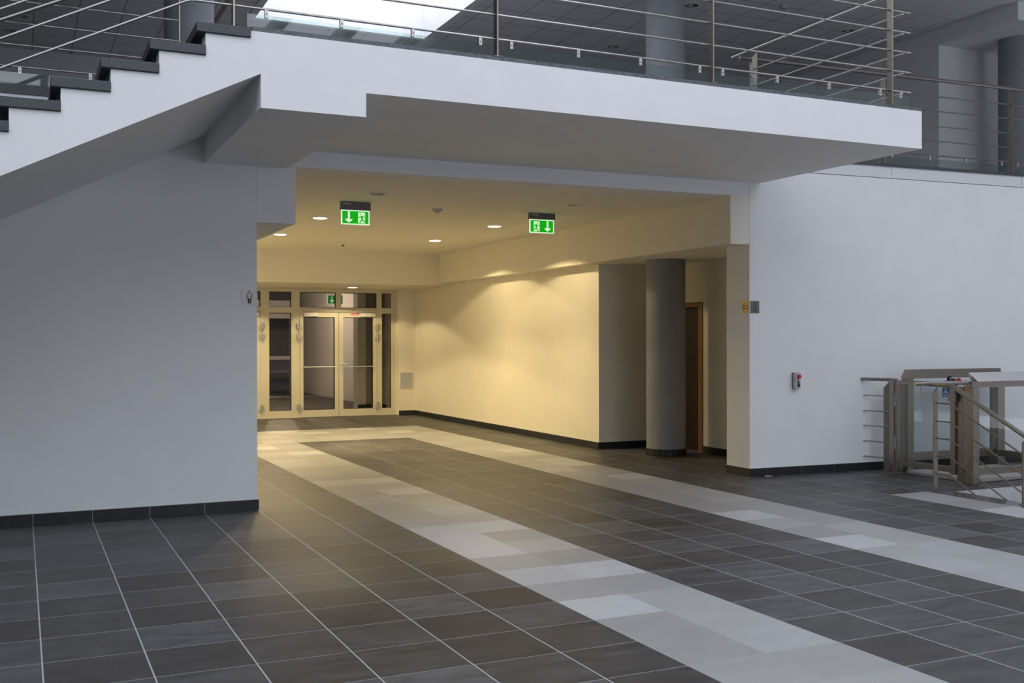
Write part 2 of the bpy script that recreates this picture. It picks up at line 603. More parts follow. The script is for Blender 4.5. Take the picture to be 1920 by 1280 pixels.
skirting('baseboard_left', (-8.2, YL), (1.908, YL), (0, -1), 'dark tile baseboard along the wall under the stair', start=8.288 - 0.4515 * 18)
skirting('baseboard_right', (7.178, rw(7.178)), (8.70, rw(8.70)), (-0.055, -1), 'dark tile baseboard of the right wall up to the lift', start=0.24)
skirting('baseboard_right', (8.70, rw(8.70)), (14.2, rw(14.2)), (-0.055, -1), 'dark tile baseboard of the right wall behind the lift')
skirting('baseboard_pier', (7.19, 9.32), (7.19, 9.74), (-1, 0), 'dark tile baseboard of the corridor pier', tile_l=2)
skirting('baseboard_corridor', (7.17, 12.6), (7.17, 20.0), (-1, 0), 'long dark tile baseboard of the brightly lit corridor wall', start=0.4)
skirting('baseboard_niche', (7.158, 12.6), (8.18, 12.6), (0, -1), 'dark tile baseboard at the shaded end wall of the niche')
skirting('baseboard_niche', (8.18, 9.74), (8.18, 11.60), (-1, 0), 'dark tile baseboard beside the wooden door')
skirting('baseboard_end', (6.82, 20.0), (7.17, 20.0), (0, -1), 'short dark tile baseboard under the access panel', tile_l=2)

# ------------------------------------------------------------------ corridor shell
struct(MB().box((7.17, 7.5), (12.6, 20.6), (0, 3.3)).box((7.5, 8.3), (12.6, 12.8), (0, 3.3)), 'wall_corridor', M['cream'], 'corridor wall washed by warm lamplight', 'wall')
struct(MB().box((8.18, 8.4), (9.74, 11.67), (0, 3.3)).box((8.18, 8.4), (12.52, 12.6), (0, 3.3)).box((8.18, 8.4), (11.67, 12.52), (1.935, 3.3)), 'wall_niche', M['cream'],
       'back wall of the niche around the wooden door', 'wall')
struct(MB().box((1.7, 1.896), (YL + 0.3, 18.05), (0, 3.3)), 'wall_corridor', M['cream'], 'far side wall of the corridor, hidden behind the hall wall', 'wall')
struct(MB().box((1.7, 2.6), (18.05, 21.0), (0, 3.3)), 'wall_corridor', M['cream'], 'end block of the corridor on the hidden side', 'wall')
struct(MB().box((6.82, 7.4), (20.0, 20.6), (0, 3.3)), 'wall_end', M['cream'], 'short wall with access panel beside the glass doors', 'wall')
# lintel across the corridor mouth and corridor ceiling
struct(MB().prism([(1.896, YL, CEIL), (7.19, 9.335, CEIL), (7.19, 9.6, CEIL), (1.896, 9.6, CEIL)], (0, 0, 0.30)), 'lintel', M['paint'],
       'white lintel across the corridor mouth under the bridge', 'lintel')
struct(MB().box((1.896, 7.19), (9.6, 18.3), (CEIL, CEIL + 0.2)), 'ceiling_corridor', M['cream_ceiling'], 'plain corridor ceiling with recessed lamps and exit signs', 'ceiling')
struct(MB().prism([(6.945, 9.338, BLK), (7.19, 9.334, BLK), (7.19, 9.74, BLK), (8.18, 9.74, BLK), (8.18, 12.6, BLK), (7.19, 12.6, BLK), (7.19, 18.05, BLK), (6.945, 18.05, BLK)],
               (0, 0, CEIL - BLK)), 'beam', M['cream'], 'boxed beam along the corridor ceiling above the niche', 'beam')
struct(MB().box((1.9, 2.246), (YL + 0.012, 18.05), (BLK + 0.012, CEIL)), 'beam', M['paint'], 'boxed beam stub beside the hall wall corner', 'beam')
struct(MB().box((1.896, 7.19), (18.05, 20.6), (2.49, CEIL)), 'beam', M['cream'], 'dropped ceiling over the glass doors', 'beam')


def column(x, y, z0, z1, label, plinth=False, r=0.253):
    mb = MB()
    mb.lathe([(r, z0), (r, z1)], x, y, 48)
    o = struct(mb, 'column', M['concrete'], label, 'column', smooth=True)
    if plinth:
        pb = MB()
        pb.lathe([(r + 0.008, 0.002), (r + 0.008, 0.092)], x, y, 64, 1)
        n = 30
        for k in range(n):
            a0, a1 = 2 * math.pi * (k + 0.03) / n, 2 * math.pi * (k + 0.97) / n
            ri, ro = r + 0.004, r + 0.013
            pb.prism([(x + q * math.cos(a), y + q * math.sin(a), 0.003) for q, a in ((ri, a0), (ro, a0), (ro, a1), (ri, a1))], (0, 0, 0.091), 0)
        pb.build('plinth_tiles', [M['base_tile'], M['grout']], o)
    return o


column(7.60, 11.60, 0, BLK, 'round grey column with tiled foot in the niche', True)
column(7.60, 11.60, TOP, 6.4, 'round grey column upstairs behind the bridge railing')
column(1.62, 11.54, TOP, 6.4, 'round grey column upstairs behind the top of the stair')
column(14.02, 11.58, TOP, 6.14, 'round dark column upstairs under the corner beam')

# wooden door in the niche
d2 = MB().box((8.205, 8.25), (11.74, 12.46), (0.006, 1.93))
door2 = struct(d2, 'door_2', M['door_wood'], 'dark wooden door in orange frame behind the column', 'door')
MB().box((8.165, 8.30), (11.60, 11.67), (0, 1.995)).box((8.165, 8.30), (12.52, 12.59), (0, 1.995)).box((8.165, 8.30), (11.67, 12.52), (1.93, 1.995)) \
    .box((8.20, 8.30), (11.67, 11.735), (0, 1.93)).box((8.20, 8.30), (12.465, 12.52), (0, 1.93)).build('door_frame', M['frame_wood'], door2)
MB().tube([(8.20, 12.36, 1.0), (8.15, 12.36, 1.0), (8.15, 12.26, 1.0)], 0.009).build('door_handle', M['steel'], door2, smooth=True)

# ------------------------------------------------------------------ bridge and stair
br = MB()
br.box((1.444, 7.32), (YS, 9.7), (3.20, 3.535))
br.box((1.444, 2.165), (YS, YL), (3.034, 3.2))
struct(br, 'slab', M['paint'], 'white bridge slab spanning the hall in front of the corridor', 'slab')
struct(MB().box((1.39, 7.325), (YS + 0.012, YS + 0.28), (3.535, 3.568)).box((7.05, 7.325), (YS + 0.28, 9.3), (3.535, 3.568)), 'trim_1', M['edge_granite'],
       'dark stone edging along the bridge', 'trim')
struct(MB().box((1.376, 7.05), (YS + 0.28, 9.7), (3.535, TOP)).box((-8.2, 17), (9.8, 19.6), (3.536, 3.546)), 'floor_upper', M['gallery_floor'], 'dark walking surface of bridge and gallery', 'floor')

NST = 23
RISE, GO = 0.1468, 0.2876
sc_ = thing('staircase', 'white stair with dark granite treads descending from the bridge', 'staircase', (1.03, 8.2, 0))
# one strip per step keeps the faces convex
b = MB()
for k in range(NST + 1):
    zt = TOP - 0.065 - RISE * k
    if zt < 0.02:
        break
    x0, x1 = 1.09 - GO * k, 1.09 - GO * (k - 1)
    x1 = min(x1, 1.376)

    def soff(x):
        return max(0.0, 3.259 - 0.499 * (1.444 - x))
    b.prism([(x0, YS, soff(x0)), (x1, YS, soff(x1)), (x1, YS, zt), (x0, YS, zt)], (0, YL - YS - 0.002, 0))
b.prism([(1.376, YS, soff(1.376)), (1.444, YS, 3.259), (1.444, YS, 3.535), (1.376, YS, 3.535)], (0, YL - YS - 0.002, 0))
b.build('stair_body', M['paint'], sc_)
for k in range(NST):
    zt = TOP - RISE * k
    if zt < 0.2:
        break
    MB().box((1.076 - GO * k, 1.089 - GO * k), (YS + 0.17, YL - 0.004), (zt - RISE, zt - 0.062)).build('riser', M['granite'], sc_)
for k in range(NST + 1):
    zt = TOP - RISE * k
    if zt < 0.1:
        break
    MB().box((1.032 - GO * k, 1.378 - GO * k), (YS - 0.018, YL - 0.004), (zt - 0.062, zt)).build('tread', M['granite'], sc_, bevel=0.004)

# upper gallery floor
struct(MB().box((-8.2, 7.19), (YL + 0.02, 20.0), (3.26, 3.535)).box((7.19, 17.0), (9.75, 20.0), (3.36, 3.535)), 'slab', M['paint'], 'upper gallery floor slab', 'slab')
struct(MB().box((-8.2, 1.3), (YL - 0.012, YL + 0.2), (3.49, 3.565)), 'trim_2', M['granite'], 'dark stone edging of the gallery behind the stair', 'trim')
fa = MB()
for x0, x1 in ((7.20, 9.140), (9.146, 11.145), (11.151, 14.2), (14.206, 17.0)):
    fa.prism([(x0, rw(x0, -0.012), 3.360), (x1, rw(x1, -0.012), 3.360), (x1, rw(x1, -0.2), 3.360), (x0, rw(x0, -0.2), 3.360)], (0, 0, 0.130))
fa.prism([(7.21, rw(7.21, -0.05), 3.345), (17, rw(17, -0.05), 3.345), (17, rw(17, -0.19), 3.345), (7.21, rw(7.21, -0.19), 3.345)], (0, 0, 0.02), 1)  # black strip painting the shade in the gap below the panels
struct(fa, 'trim_3', [M['fascia'], M['seal_gap_shade']], 'pale fascia panels under the balcony edge', 'trim')
struct(MB().prism([(7.33, rw(7.33, 0.006), 3.49), (17, rw(17, 0.006), 3.49), (17, rw(17) + 0.6, 3.49), (7.33, rw(7.33) + 0.6, 3.49)], (0, 0, 0.032)), 'trim_4', M['granite'],
       'dark stone edging of the balcony above the right wall', 'trim')

# ------------------------------------------------------------------ upper rooms and roof
struct(MB().box((-9, 17), (19.6, 19.8), (TOP, 6.4)), 'wall_back', M['paint'], 'shaded wall at the back of the upper gallery', 'wall')
struct(MB().box((13.16, 13.4), (12.29, 19.6), (TOP, 6.4)).box((13.4, 17), (12.29, 12.5), (TOP, 6.4)), 'wall_upper', M['paint'], 'shaded upstairs wall with recess beside the dark column', 'wall')
struct(MB().box((13.16, 17), (10.83, 12.29), (6.14, 6.4)), 'beam', M['paint'], 'boxed beam over the dark upstairs column', 'beam')
RO = (6.4, 6.7)
ct = MB()
ct.box((-9, 17), (SKY_Y[1], 20), RO)
ct.box((-9, SKY_X[0]), (11.85, SKY_Y[1]), RO)
ct.box((SKY_X[1], 17), (11.85, SKY_Y[1]), RO)
struct(ct, 'ceiling_upper', M['ceil_tile'], 'suspended tile ceiling of the upper gallery', 'ceiling')
cp = MB()
cp.box((-9, SKY_X[0]), (ATR_Y[1], 11.85), RO)
cp.box((SKY_X[1], 17), (ATR_Y[1], 11.85), RO)
cp.box((-9, ATR_X[0]), (-10, ATR_Y[1]), RO)
cp.box((ATR_X[1], RGT_X[0]), (-10, ATR_Y[1]), RO)
cp.box((RGT_X[1], 17), (-10, ATR_Y[1]), RO)
cp.box(RGT_X, (-10, RGT_Y[0]), RO)
cp.box(RGT_X, (RGT_Y[1], ATR_Y[1]), RO)
cp.box((ATR_X[0], ATR_X[1]), (-10, ATR_Y[0]), RO)
struct(cp, 'ceiling_hall', M['plaster'], 'plain ceiling of the hall around the roof glazing', 'ceiling')
# skylight upstands, trims, bars and panes
w1 = MB()
w1.box((SKY_X[0] - 0.02, SKY_X[1] + 0.02), (SKY_Y[1] - 0.03, SKY_Y[1] - 0.002), (6.385, 6.98))
w1.box((SKY_X[1] - 0.05, SKY_X[1] - 0.002), (SKY_Y[0], SKY_Y[1] - 0.03), (6.385, 6.98))
w1.box((SKY_X[0] + 0.002, SKY_X[0] + 0.05), (SKY_Y[0], SKY_Y[1] - 0.03), (6.385, 6.98))
tr = MB()
tr.box((SKY_X[1], SKY_X[1] + 0.06), (SKY_Y[0], SKY_Y[1] + 0.06), (6.375, 6.399)).box((SKY_X[0] - 0.06, SKY_X[0]), (SKY_Y[0], SKY_Y[1] + 0.06), (6.375, 6.399))
tr.box((SKY_X[0], SKY_X[1]), (SKY_Y[1], SKY_Y[1] + 0.06), (6.375, 6.399))
win = struct(w1, 'window_1', M['white'], 'bright skylight over the upper gallery', 'window')
tr.build('edge_trim', M['white'], win)
MB().box((SKY_X[0] + 0.05, SKY_X[1] - 0.05), (SKY_Y[0], SKY_Y[1] - 0.04), (6.95, 6.962)).build('pane', M['roof_glass'], win)
w2 = MB()
for k in range(13):
    x = 6.09 - 1.13 * k
    if x > ATR_X[0] + 0.2:
        w2.box((x - 0.07, x + 0.07), (ATR_Y[0] + 0.002, ATR_Y[1] - 0.002), (6.55, 6.78))
for y in (-1.7, 2.2):
    w2.box((ATR_X[0] + 0.002, ATR_X[1] - 0.002), (y - 0.05, y + 0.05), (6.6, 6.78))
win2 = struct(w2, 'window_2', M['white_bar'], 'glazed hall roof with bars, seen only as a reflection', 'window')
MB().box((ATR_X[0] + 0.002, ATR_X[1] - 0.002), (ATR_Y[0] + 0.002, ATR_Y[1] - 0.002), (6.80, 6.81)).build('pane', M['roof_glass'], win2)
w4 = MB()
for k in range(7):
    w4.box((8.1 + k - 0.05, 8.1 + k + 0.05), (RGT_Y[0] + 0.002, RGT_Y[1] - 0.002), (6.55, 6.78))
win4 = struct(w4, 'window_added_roof', M['white_bar'], 'added roof light above the lift, out of view, brightening the right side', 'window')  # roof light added to brighten the bridge end and right wall
MB().box((RGT_X[0] + 0.002, RGT_X[1] - 0.002), (RGT_Y[0] + 0.002, RGT_Y[1] - 0.002), (6.80, 6.81)).build('pane', M['roof_glass'], win4)
struct(MB().box((2.70, 2.76), (13.0, 19.5), (6.386, 6.399)), 'trim_6', M['frame_wood'], 'thin brown strip on the upstairs ceiling behind the stair column', 'trim')
# outer walls of the hall, behind and beside the viewer
struct(MB().box((-8.4, -8.2), (-10, 20), (0, 6.4)), 'wall_side', M['grey_wall'], 'side wall of the hall out of view', 'wall')
struct(MB().box((17, 17.2), (-10, 20), (0, 6.4)), 'wall_side', M['grey_wall'], 'opposite side wall of the hall out of view', 'wall')
bw = MB()
bw.box((-8.2, FRONT_X[0]), (-9.8, -9.6), (0, 6.4)).box((FRONT_X[1], 17), (-9.8, -9.6), (0, 6.4))
bw.box(FRONT_X, (-9.8, -9.6), (0, FRONT_Z[0])).box(FRONT_X, (-9.8, -9.6), (FRONT_Z[1], 6.4))
struct(bw, 'wall_front', M['grey_wall'], 'front wall of the hall behind the viewer, around the added window', 'wall')
w3 = MB()
for k in range(5):
    x = FRONT_X[0] + 1.8 * k
    w3.box((x - 0.05, x + 0.05), (-9.78, -9.62), FRONT_Z)
w3.box(FRONT_X, (-9.77, -9.63), (2.9, 3.0))
win3 = struct(w3, 'window_added_front', M['white_bar'], 'large window added behind the viewer for extra daylight', 'window')  # unseen window, added to bring in daylight from behind
MB().box(FRONT_X, (-9.705, -9.695), FRONT_Z).build('pane', M['roof_glass'], win3)

# ------------------------------------------------------------------ upper railings
RZ = [3.706 + 0.178 * k for k in range(5)]
HZ = 4.622


def clip_mb(p, d, n):
    """p: point on the bottom rail, d: along, n: towards the viewer"""
    P, D, N = Vector(p), Vector(d).normalized(), Vector(n).normalized()
    mb = MB()
    q = [P + D * a + N * b_ for a, b_ in ((-0.012, -0.010), (0.012, -0.010), (0.012, 0.012), (-0.012, 0.012))]
    mb.prism([v - Vector((0, 0, 0.060)) for v in q], (0, 0, 0.054))
    s = P + N * 0.012 - Vector((0, 0, 0.035))
    mb.screw = MB()
    mb.screw.prism([s + D * (0.005 * math.cos(t)) + Vector((0, 0, 0.005 * math.sin(t))) for t in [k * math.pi / 3 for k in range(6)]], N * 0.002)
    return mb


def post_mb(p, across, along, z1, w=0.06, t=0.012, chamfer=0.06):
    """flat bar post with a chamfered head; across = direction of its broad side"""
    P, A, L = Vector(p), Vector(across).normalized(), Vector(along).normalized()
    poly = [P - A * w / 2 - L * t / 2, P + A * w / 2 - L * t / 2]
    h = Vector((0, 0, z1 - p[2]))
    poly = [poly[0], poly[1], poly[1] + h, poly[0] + h - Vector((0, 0, chamfer))]
    mb = MB().prism(poly, L * t)
    mb.base = MB()
    B = [P + A * a + L * c for a, c in ((-0.045, -0.03), (0.045, -0.03), (0.045, 0.03), (-0.045, 0.03))]
    mb.base.prism(B, (0, 0, 0.006))
    return mb


YR = 7.09
ra = thing('stair_and_bridge_railing', 'brushed steel railing climbing the stair and running along the bridge edge', 'railing', (3.2, YR, TOP))
SL = 0.508
for z in RZ:
    MB().tube([(-3.2, YR, z - SL * 4.2), (0.97, YR, z - SL * 0.03), (1.0, YR, z - 0.004), (1.04, YR, z), (7.245, YR, z)], 0.0085).build('rail', M['steel'], ra, smooth=True)
MB().tube([(-3.2, YR, HZ - SL * 4.2), (0.97, YR, HZ - SL * 0.03), (1.0, YR, HZ - 0.004), (1.04, YR, HZ), (7.245, YR, HZ)], 0.021, 14).build('handrail', M['steel'], ra, smooth=True)
for x in (1.275, 3.17, 5.08, 6.995):
    post_mb((x, YR - 0.008, 3.568 if x > 1.4 else TOP), (0, 1, 0), (1, 0, 0), HZ - 0.02).build('post', M['steel_dark'], ra)
post_mb((-0.75, YR - 0.008, TOP - RISE * 7), (0, 1, 0), (1, 0, 0), HZ - SL * 1.76).build('post', M['steel_dark'], ra)
GP = ((1.365, 3.135, (1.492, 2.008, 2.526, 3.045)), (3.21, 5.045, (3.295, 3.856, 4.409, 4.968)), (5.115, 6.945, (5.193, 5.748, 6.304, 6.884)), (7.03, 7.235, (7.123,)))
for x0, x1, cl in GP:
    MB().box((x0, x1), (YR - 0.004, YR + 0.004), (3.574, 3.664)).build('glass_panel', M['rail_glass'], ra)
    for x in cl:
        clip_mb((x, YR, RZ[0]), (1, 0, 0), (0, -1, 0)).build('glass_clip', M['clip'], ra)

rs = thing('bridge_end_railing', 'steel railing across the end of the bridge, meeting the balcony railing', 'railing', (7.2, 8.3, TOP))
for z in RZ:
    MB().tube([(7.2, 7.135, z), (7.2, 9.30, z)], 0.0085).build('rail', M['steel'], rs, smooth=True)
MB().tube([(7.2, 7.135, HZ + 0.012), (7.2, 9.64, HZ + 0.012)], 0.021, 14).build('handrail', M['steel'], rs, smooth=True)
for y in (7.285, 9.25):
    post_mb((7.2, y, 3.568), (1, 0, 0), (0, 1, 0), HZ - 0.015).build('post', M['steel_dark'], rs)
MB().box((7.196, 7.204), (7.33, 9.2), (3.574, 3.664)).build('glass_panel', M['rail_glass'], rs)
for y in (7.5, 8.05, 8.6, 9.1):
    clip_mb((7.2, y, RZ[0]), (0, 1, 0), (-1, 0, 0)).build('glass_clip', M['clip'], rs)


def rb(x):
    return 9.42 - 0.055 * (x - 7.19)


rr_ = thing('balcony_railing', 'steel railing along the balcony above the right wall', 'railing', (10.0, rb(10.0), TOP))
BZ = [3.678, 3.850, 4.026, 4.206, 4.380]
for z in BZ:
    MB().tube([(7.26, rb(7.26), z), (14.1, rb(14.1), z)], 0.0075).build('rail', M['rail_shaded'], rr_, smooth=True)
MB().tube([(7.135, rb(7.135), 4.578), (14.1, rb(14.1), 4.578)], 0.021, 14).build('handrail', M['rail_shaded'], rr_, smooth=True)
for x in (7.29, 9.09, 11.065, 13.0):
    post_mb((x, rb(x), 3.522), (0, 1, 0), (1, 0, 0), 4.56).build('post', M['steel_dark'], rr_)
for x0, x1, cl in ((7.33, 9.03, (7.42, 7.95, 8.48, 8.95)), (9.14, 11.0, (9.22, 9.784, 10.334, 10.911)), (11.12, 12.95, (11.172, 11.7, 12.3, 12.85))):
    MB().prism([(x0, rb(x0) - 0.004, 3.53), (x1, rb(x1) - 0.004, 3.53), (x1, rb(x1) + 0.004, 3.53), (x0, rb(x0) + 0.004, 3.53)], (0, 0, 0.10)).build('glass_panel', M['rail_glass'], rr_)
    for x in cl:
        clip_mb((x, rb(x), BZ[0]), (1, -0.055, 0), (-0.055, -1, 0)).build('glass_clip', M['clip'], rr_)

YG = 9.5
rg = thing('gallery_railing', 'steel railing along the gallery behind the stair', 'railing', (-1.0, YG, TOP))
GZ = [3.728 + 0.178 * k for k in range(5)]
for z in GZ:
    MB().tube([(-6.0, YG, z), (1.25, YG, z)], 0.0085).build('rail', M['steel'], rg, smooth=True)
MB().tube([(-6.0, YG, 4.64), (1.25, YG, 4.64)], 0.021, 14).build('handrail', M['steel'], rg, smooth=True)
for x in (1.25, -0.75, -2.7):
    post_mb((x, YG, 3.565), (0, 1, 0), (1, 0, 0), 4.62).build('post', M['steel_dark'], rg)
for x0, x1, cl in ((-0.69, 1.19, (-0.55, 0.0, 0.535, 1.1)), (-2.64, -0.81, (-2.5, -1.9, -1.4, -0.9))):
    MB().box((x0, x1), (YG - 0.004, YG + 0.004), (3.575, 3.68)).build('glass_panel', M['rail_glass'], rg)
    for x in cl:
        clip_mb((x, YG, GZ[0]), (1, 0, 0), (0, -1, 0)).build('glass_clip', M['clip'], rg)
hb = MB().tube([(-3.0, 9.38, 4.08 - 0.49 * 2.9), (1.0, 9.38, 4.08 + 0.49 * 1.1)], 0.021, 14)
for x in (-2.3, 0.62):
    z = 4.08 + 0.49 * (x + 0.1)
    hb.tube([(x, 9.38, z), (x, 9.38, z - 0.06), (x, YG - 0.01, z - 0.06)], 0.006)
hb.build('stair_handrail', M['steel'], rg, smooth=True)

# ------------------------------------------------------------------ lamps and ceiling fittings
lx, ly = (3.45, 5.87), (10.77, 13.18, 15.46)


def downlight(x, y, z, label, on, group, r=0.083):
    t = thing('recessed_lamp', label, 'lamp', (x, y, z), group)
    MB().lathe([(r + 0.022, z - 0.001), (r + 0.022, z - 0.006), (r + 0.006, z - 0.010), (r, z - 0.006), (r, z - 0.001)], x, y, 32).build(
        'trim_ring', M['white_plastic'], t, smooth=True)
    if on:
        MB().lathe([(r + 0.004, z - 0.007), (r + 0.002, z - 0.013)], x, y, 32).build('lamp_face', M['lamp_on'], t)
    else:
        rf = MB().lathe([(r, z - 0.002), (r, z - 0.004)], x, y, 32).build('reflector', M['lamp_in'], t)
        MB().box((x - 0.06, x + 0.005), (y - 0.03, y + 0.03), (z - 0.018, z - 0.004)).build('bulb', M['lamp_off'], rf)
    return t


def spot(x, y, z, power, size=140, blend=0.10):
    lamp('recessed_lamp_light', 'SPOT', (x, y, z - 0.03), power, WARM, spot_size=math.radians(size), spot_blend=blend, shadow_soft_size=0.06)


LIT = [(lx[0], ly[1], 'lit recessed lamp beside the exit sign nearer the hall wall'),
       (lx[0], ly[2], 'lit recessed lamp near the boxed beam stub by the hall wall'),
       (lx[1], ly[2], 'lit recessed lamp deeper in the corridor, second from the glass doors'),
       (lx[1], ly[1], 'lit recessed lamp just in front of the exit sign with the right-side arrow')]
for x, y, lb in LIT:
    downlight(x, y, CEIL, lb, True, 'lit corridor lamps')
    spot(x, y, CEIL, 104)
    spot(x, y, CEIL, 120, 95, 0.8)
downlight(5.65, 19.23, 2.49, 'lit recessed lamp right above the glass doors', True, 'lit corridor lamps')
spot(5.65, 19.23, 2.49, 80)
# two lamps added out of view behind the hall wall to brighten the corridor
for x, y, z, pw, lb in ((2.6, 16.8, CEIL, 330, 'added lit lamp out of view behind the hall wall corner'), (3.35, 19.23, 2.49, 80, 'added lit lamp out of view behind the hall wall, over the doors')):
    downlight(x, y, z, lb, True, 'lit corridor lamps')
    spot(x, y, z, pw)
downlight(lx[0] - 0.01, ly[0], CEIL, 'unlit recessed lamp above the first exit sign, reflector showing', False, 'unlit corridor lamps', 0.085)
downlight(lx[1] - 0.06, ly[0], CEIL, 'unlit flat recessed lamp above the second exit sign', False, 'unlit corridor lamps', 0.085)
for x, y, lb in ((9.006, 15.318, 'unlit recessed lamp in the tile ceiling before the upstairs column'),
                 (8.946, 12.955, 'unlit recessed lamp in the tile ceiling just past the upstairs column'),
                 (11.94, 12.97, 'unlit recessed lamp in the tile ceiling over the bridge end railing'),
                 (0.024, 17.6, 'unlit recessed lamp above the stair, upper of two'),
                 (-0.12, 18.5, 'unlit recessed lamp above the stair, lower of two')):
    downlight(x, y, 6.4, lb, False, 'unlit lamps in the upstairs ceiling', 0.10)

b = MB().lathe([(0.062, CEIL), (0.062, CEIL - 0.008), (0.02, CEIL - 0.045), (0.006, CEIL - 0.05)], 4.503, 11.78, 24)
b.build('smoke_detector', M['grey_plastic'], smooth=True, label='grey cone-shaped detector in the middle of the corridor ceiling', category='detector')
t = thing('sprinkler', 'small ceiling sprinkler with dark tip between the lit lamps', 'sprinkler', (4.632, 16.295, CEIL))
MB().lathe([(0.045, CEIL), (0.04, CEIL - 0.012), (0.018, CEIL - 0.018), (0.014, CEIL - 0.05)], 4.632, 16.295, 20).build('body', M['white_plastic'], t, smooth=True)
MB().lathe([(0.010, CEIL - 0.05), (0.026, CEIL - 0.055), (0.026, CEIL - 0.068), (0.010, CEIL - 0.072)], 4.632, 16.295, 16).build('tip', M['dark_plastic'], t, smooth=True, label='dark tip')
MB().lathe([(0.085, CEIL), (0.085, CEIL - 0.006), (0.06, CEIL - 0.012)], 5.851, 17.6, 24).build(
    'ceiling_cover', M['white_plastic'], smooth=True, label='flat white ceiling disc before the dropped ceiling', category='cover')
MB().lathe([(0.04, CEIL), (0.04, CEIL - 0.004), (0.03, CEIL - 0.008)], 4.518, 9.9, 20).build(
    'ceiling_cover', M['white_plastic'], smooth=True, label='tiny round ceiling cover just inside the lintel', category='cover')
MB().lathe([(0.06, 6.4), (0.06, 6.375), (0.04, 6.35)], 10.18, 12.39, 20).build(
    'smoke_detector', M['grey_plastic'], smooth=True, label='smoke detector on the upstairs tile ceiling', category='detector')
MB().lathe([(0.03, 2.49), (0.03, 2.482)], 4.99, 19.5, 16).build('ceiling_cover', M['white_plastic'], label='tiny cover in the dropped ceiling above the glass doors', category='cover')


# ------------------------------------------------------------------ signs
def exit_sign(x0, x1, y, z0, z1, ztop, label, flip, group='hanging exit signs'):
    cx = (x0 + x1) / 2
    t = thing('exit_sign', label, 'exit sign', (cx, y, ztop), group)
    h = MB().box((x0 - 0.006, x1 + 0.008), (y - 0.03, y + 0.03), (z1, ztop))
    hs = h.build('housing', M['dark_plastic'], t, bevel=0.004)
    MB().box((x0 + 0.012, x0 + 0.10), (y - 0.0312, y - 0.0302), (z1 + (ztop - z1) * 0.80, z1 + (ztop - z1) * 0.88)) \
        .box((x0 + 0.012, x0 + 0.11), (y - 0.0312, y - 0.0302), (z1 + (ztop - z1) * 0.62, z1 + (ztop - z1) * 0.74)).build('maker_print', M['grey_plastic'], hs)
    plate = MB().box((x0, x1), (y - 0.006, y + 0.006), (z0, z1)).build('plate', M['sign_white'], t)
    w, hh = x1 - x0, z1 - z0

    def px(u, v, d):
        if flip:
            u = 1 - u
        return (x0 + u * w, y - d, z1 - v * hh)
    mb = MB()
    poly = lambda pts, d, mi, th=0.0012: mb.prism([px(u, v, d) for u, v in pts], (0, -th, 0), mi)
    poly([(0.04, 0.075), (0.96, 0.075), (0.96, 0.925), (0.04, 0.925)], 0.006, 0)
    # arrow
    poly([(0.232, 0.10), (0.304, 0.10), (0.304, 0.66), (0.232, 0.66)], 0.0072, 1)
    poly([(0.152, 0.585), (0.232, 0.655), (0.304, 0.655), (0.384, 0.60), (0.384, 0.70), (0.272, 0.87), (0.152, 0.70)], 0.0072, 1)
    # doorway with a figure running out
    poly([(0.594, 0.145), (0.835, 0.145), (0.835, 0.875), (0.594, 0.875)], 0.0072, 1)
    s = 0.5
    fig = [[(0.690, 0.37), (0.755, 0.36), (0.765, 0.50), (0.745, 0.62), (0.700, 0.60)]]
    for pts_, wd in (([(0.715, 0.39), (0.665, 0.475), (0.600, 0.475)], 0.030), ([(0.745, 0.375), (0.795, 0.42), (0.815, 0.53)], 0.028),
                     ([(0.730, 0.59), (0.700, 0.70), (0.655, 0.84)], 0.042), ([(0.735, 0.59), (0.765, 0.72), (0.825, 0.735)], 0.042)):
        for q in stroke([(a, b_ * s) for a, b_ in pts_], wd):
            fig.append([(a, b_ / s) for a, b_ in q])
    fig.append([(a, b_ / s) for a, b_ in disc2(0.672, 0.265 * s, 0.026, 14)])
    for q in fig:
        poly(q, 0.0084, 0)
    mb.build('pictogram', [M['green'], M['sign_white']], plate)
    return t


exit_sign(3.262, 3.592, 11.55, 2.797, 2.961, CEIL, 'hanging green exit sign, arrow beside a figure running towards the arrow', False)
exit_sign(5.662, 5.998, 11.66, 2.810, 2.978, CEIL, 'hanging green exit sign nearer the niche, figure running towards the arrow', True)


def plate_sign(name, label, cat, o, ux, nrm, w, h, metal, shapes, group=None):
    """flat plate at corner o (lower end), ux along, z up; shapes in 0..1"""
    O, U, N = Vector(o), Vector(ux).normalized(), Vector(nrm).normalized()
    Z = Vector((0, 0, 1))
    t = thing(name, label, cat, tuple(O), group)
    plate = MB().prism([O, O + U * w, O + U * w + Z * h, O + Z * h], N * 0.005).build('plate', metal, t)
    mb = MB()
    for q in shapes:
        mb.prism([O + U * (a * w) + Z * (b_ * h) + N * 0.005 for a, b_ in q], N * 0.0012)
    mb.build('pictogram', M['engrave'], plate)
    return t


def ring2(cx, cy, r, wd, n=14):
    out = []
    for i in range(n):
        a, b_ = 2 * math.pi * i / n, 2 * math.pi * (i + 1) / n
        out.append([(cx + q * math.cos(c), cy + q * math.sin(c)) for q, c in ((r, a), (r, b_), (r - wd, b_), (r - wd, a))])
    return out


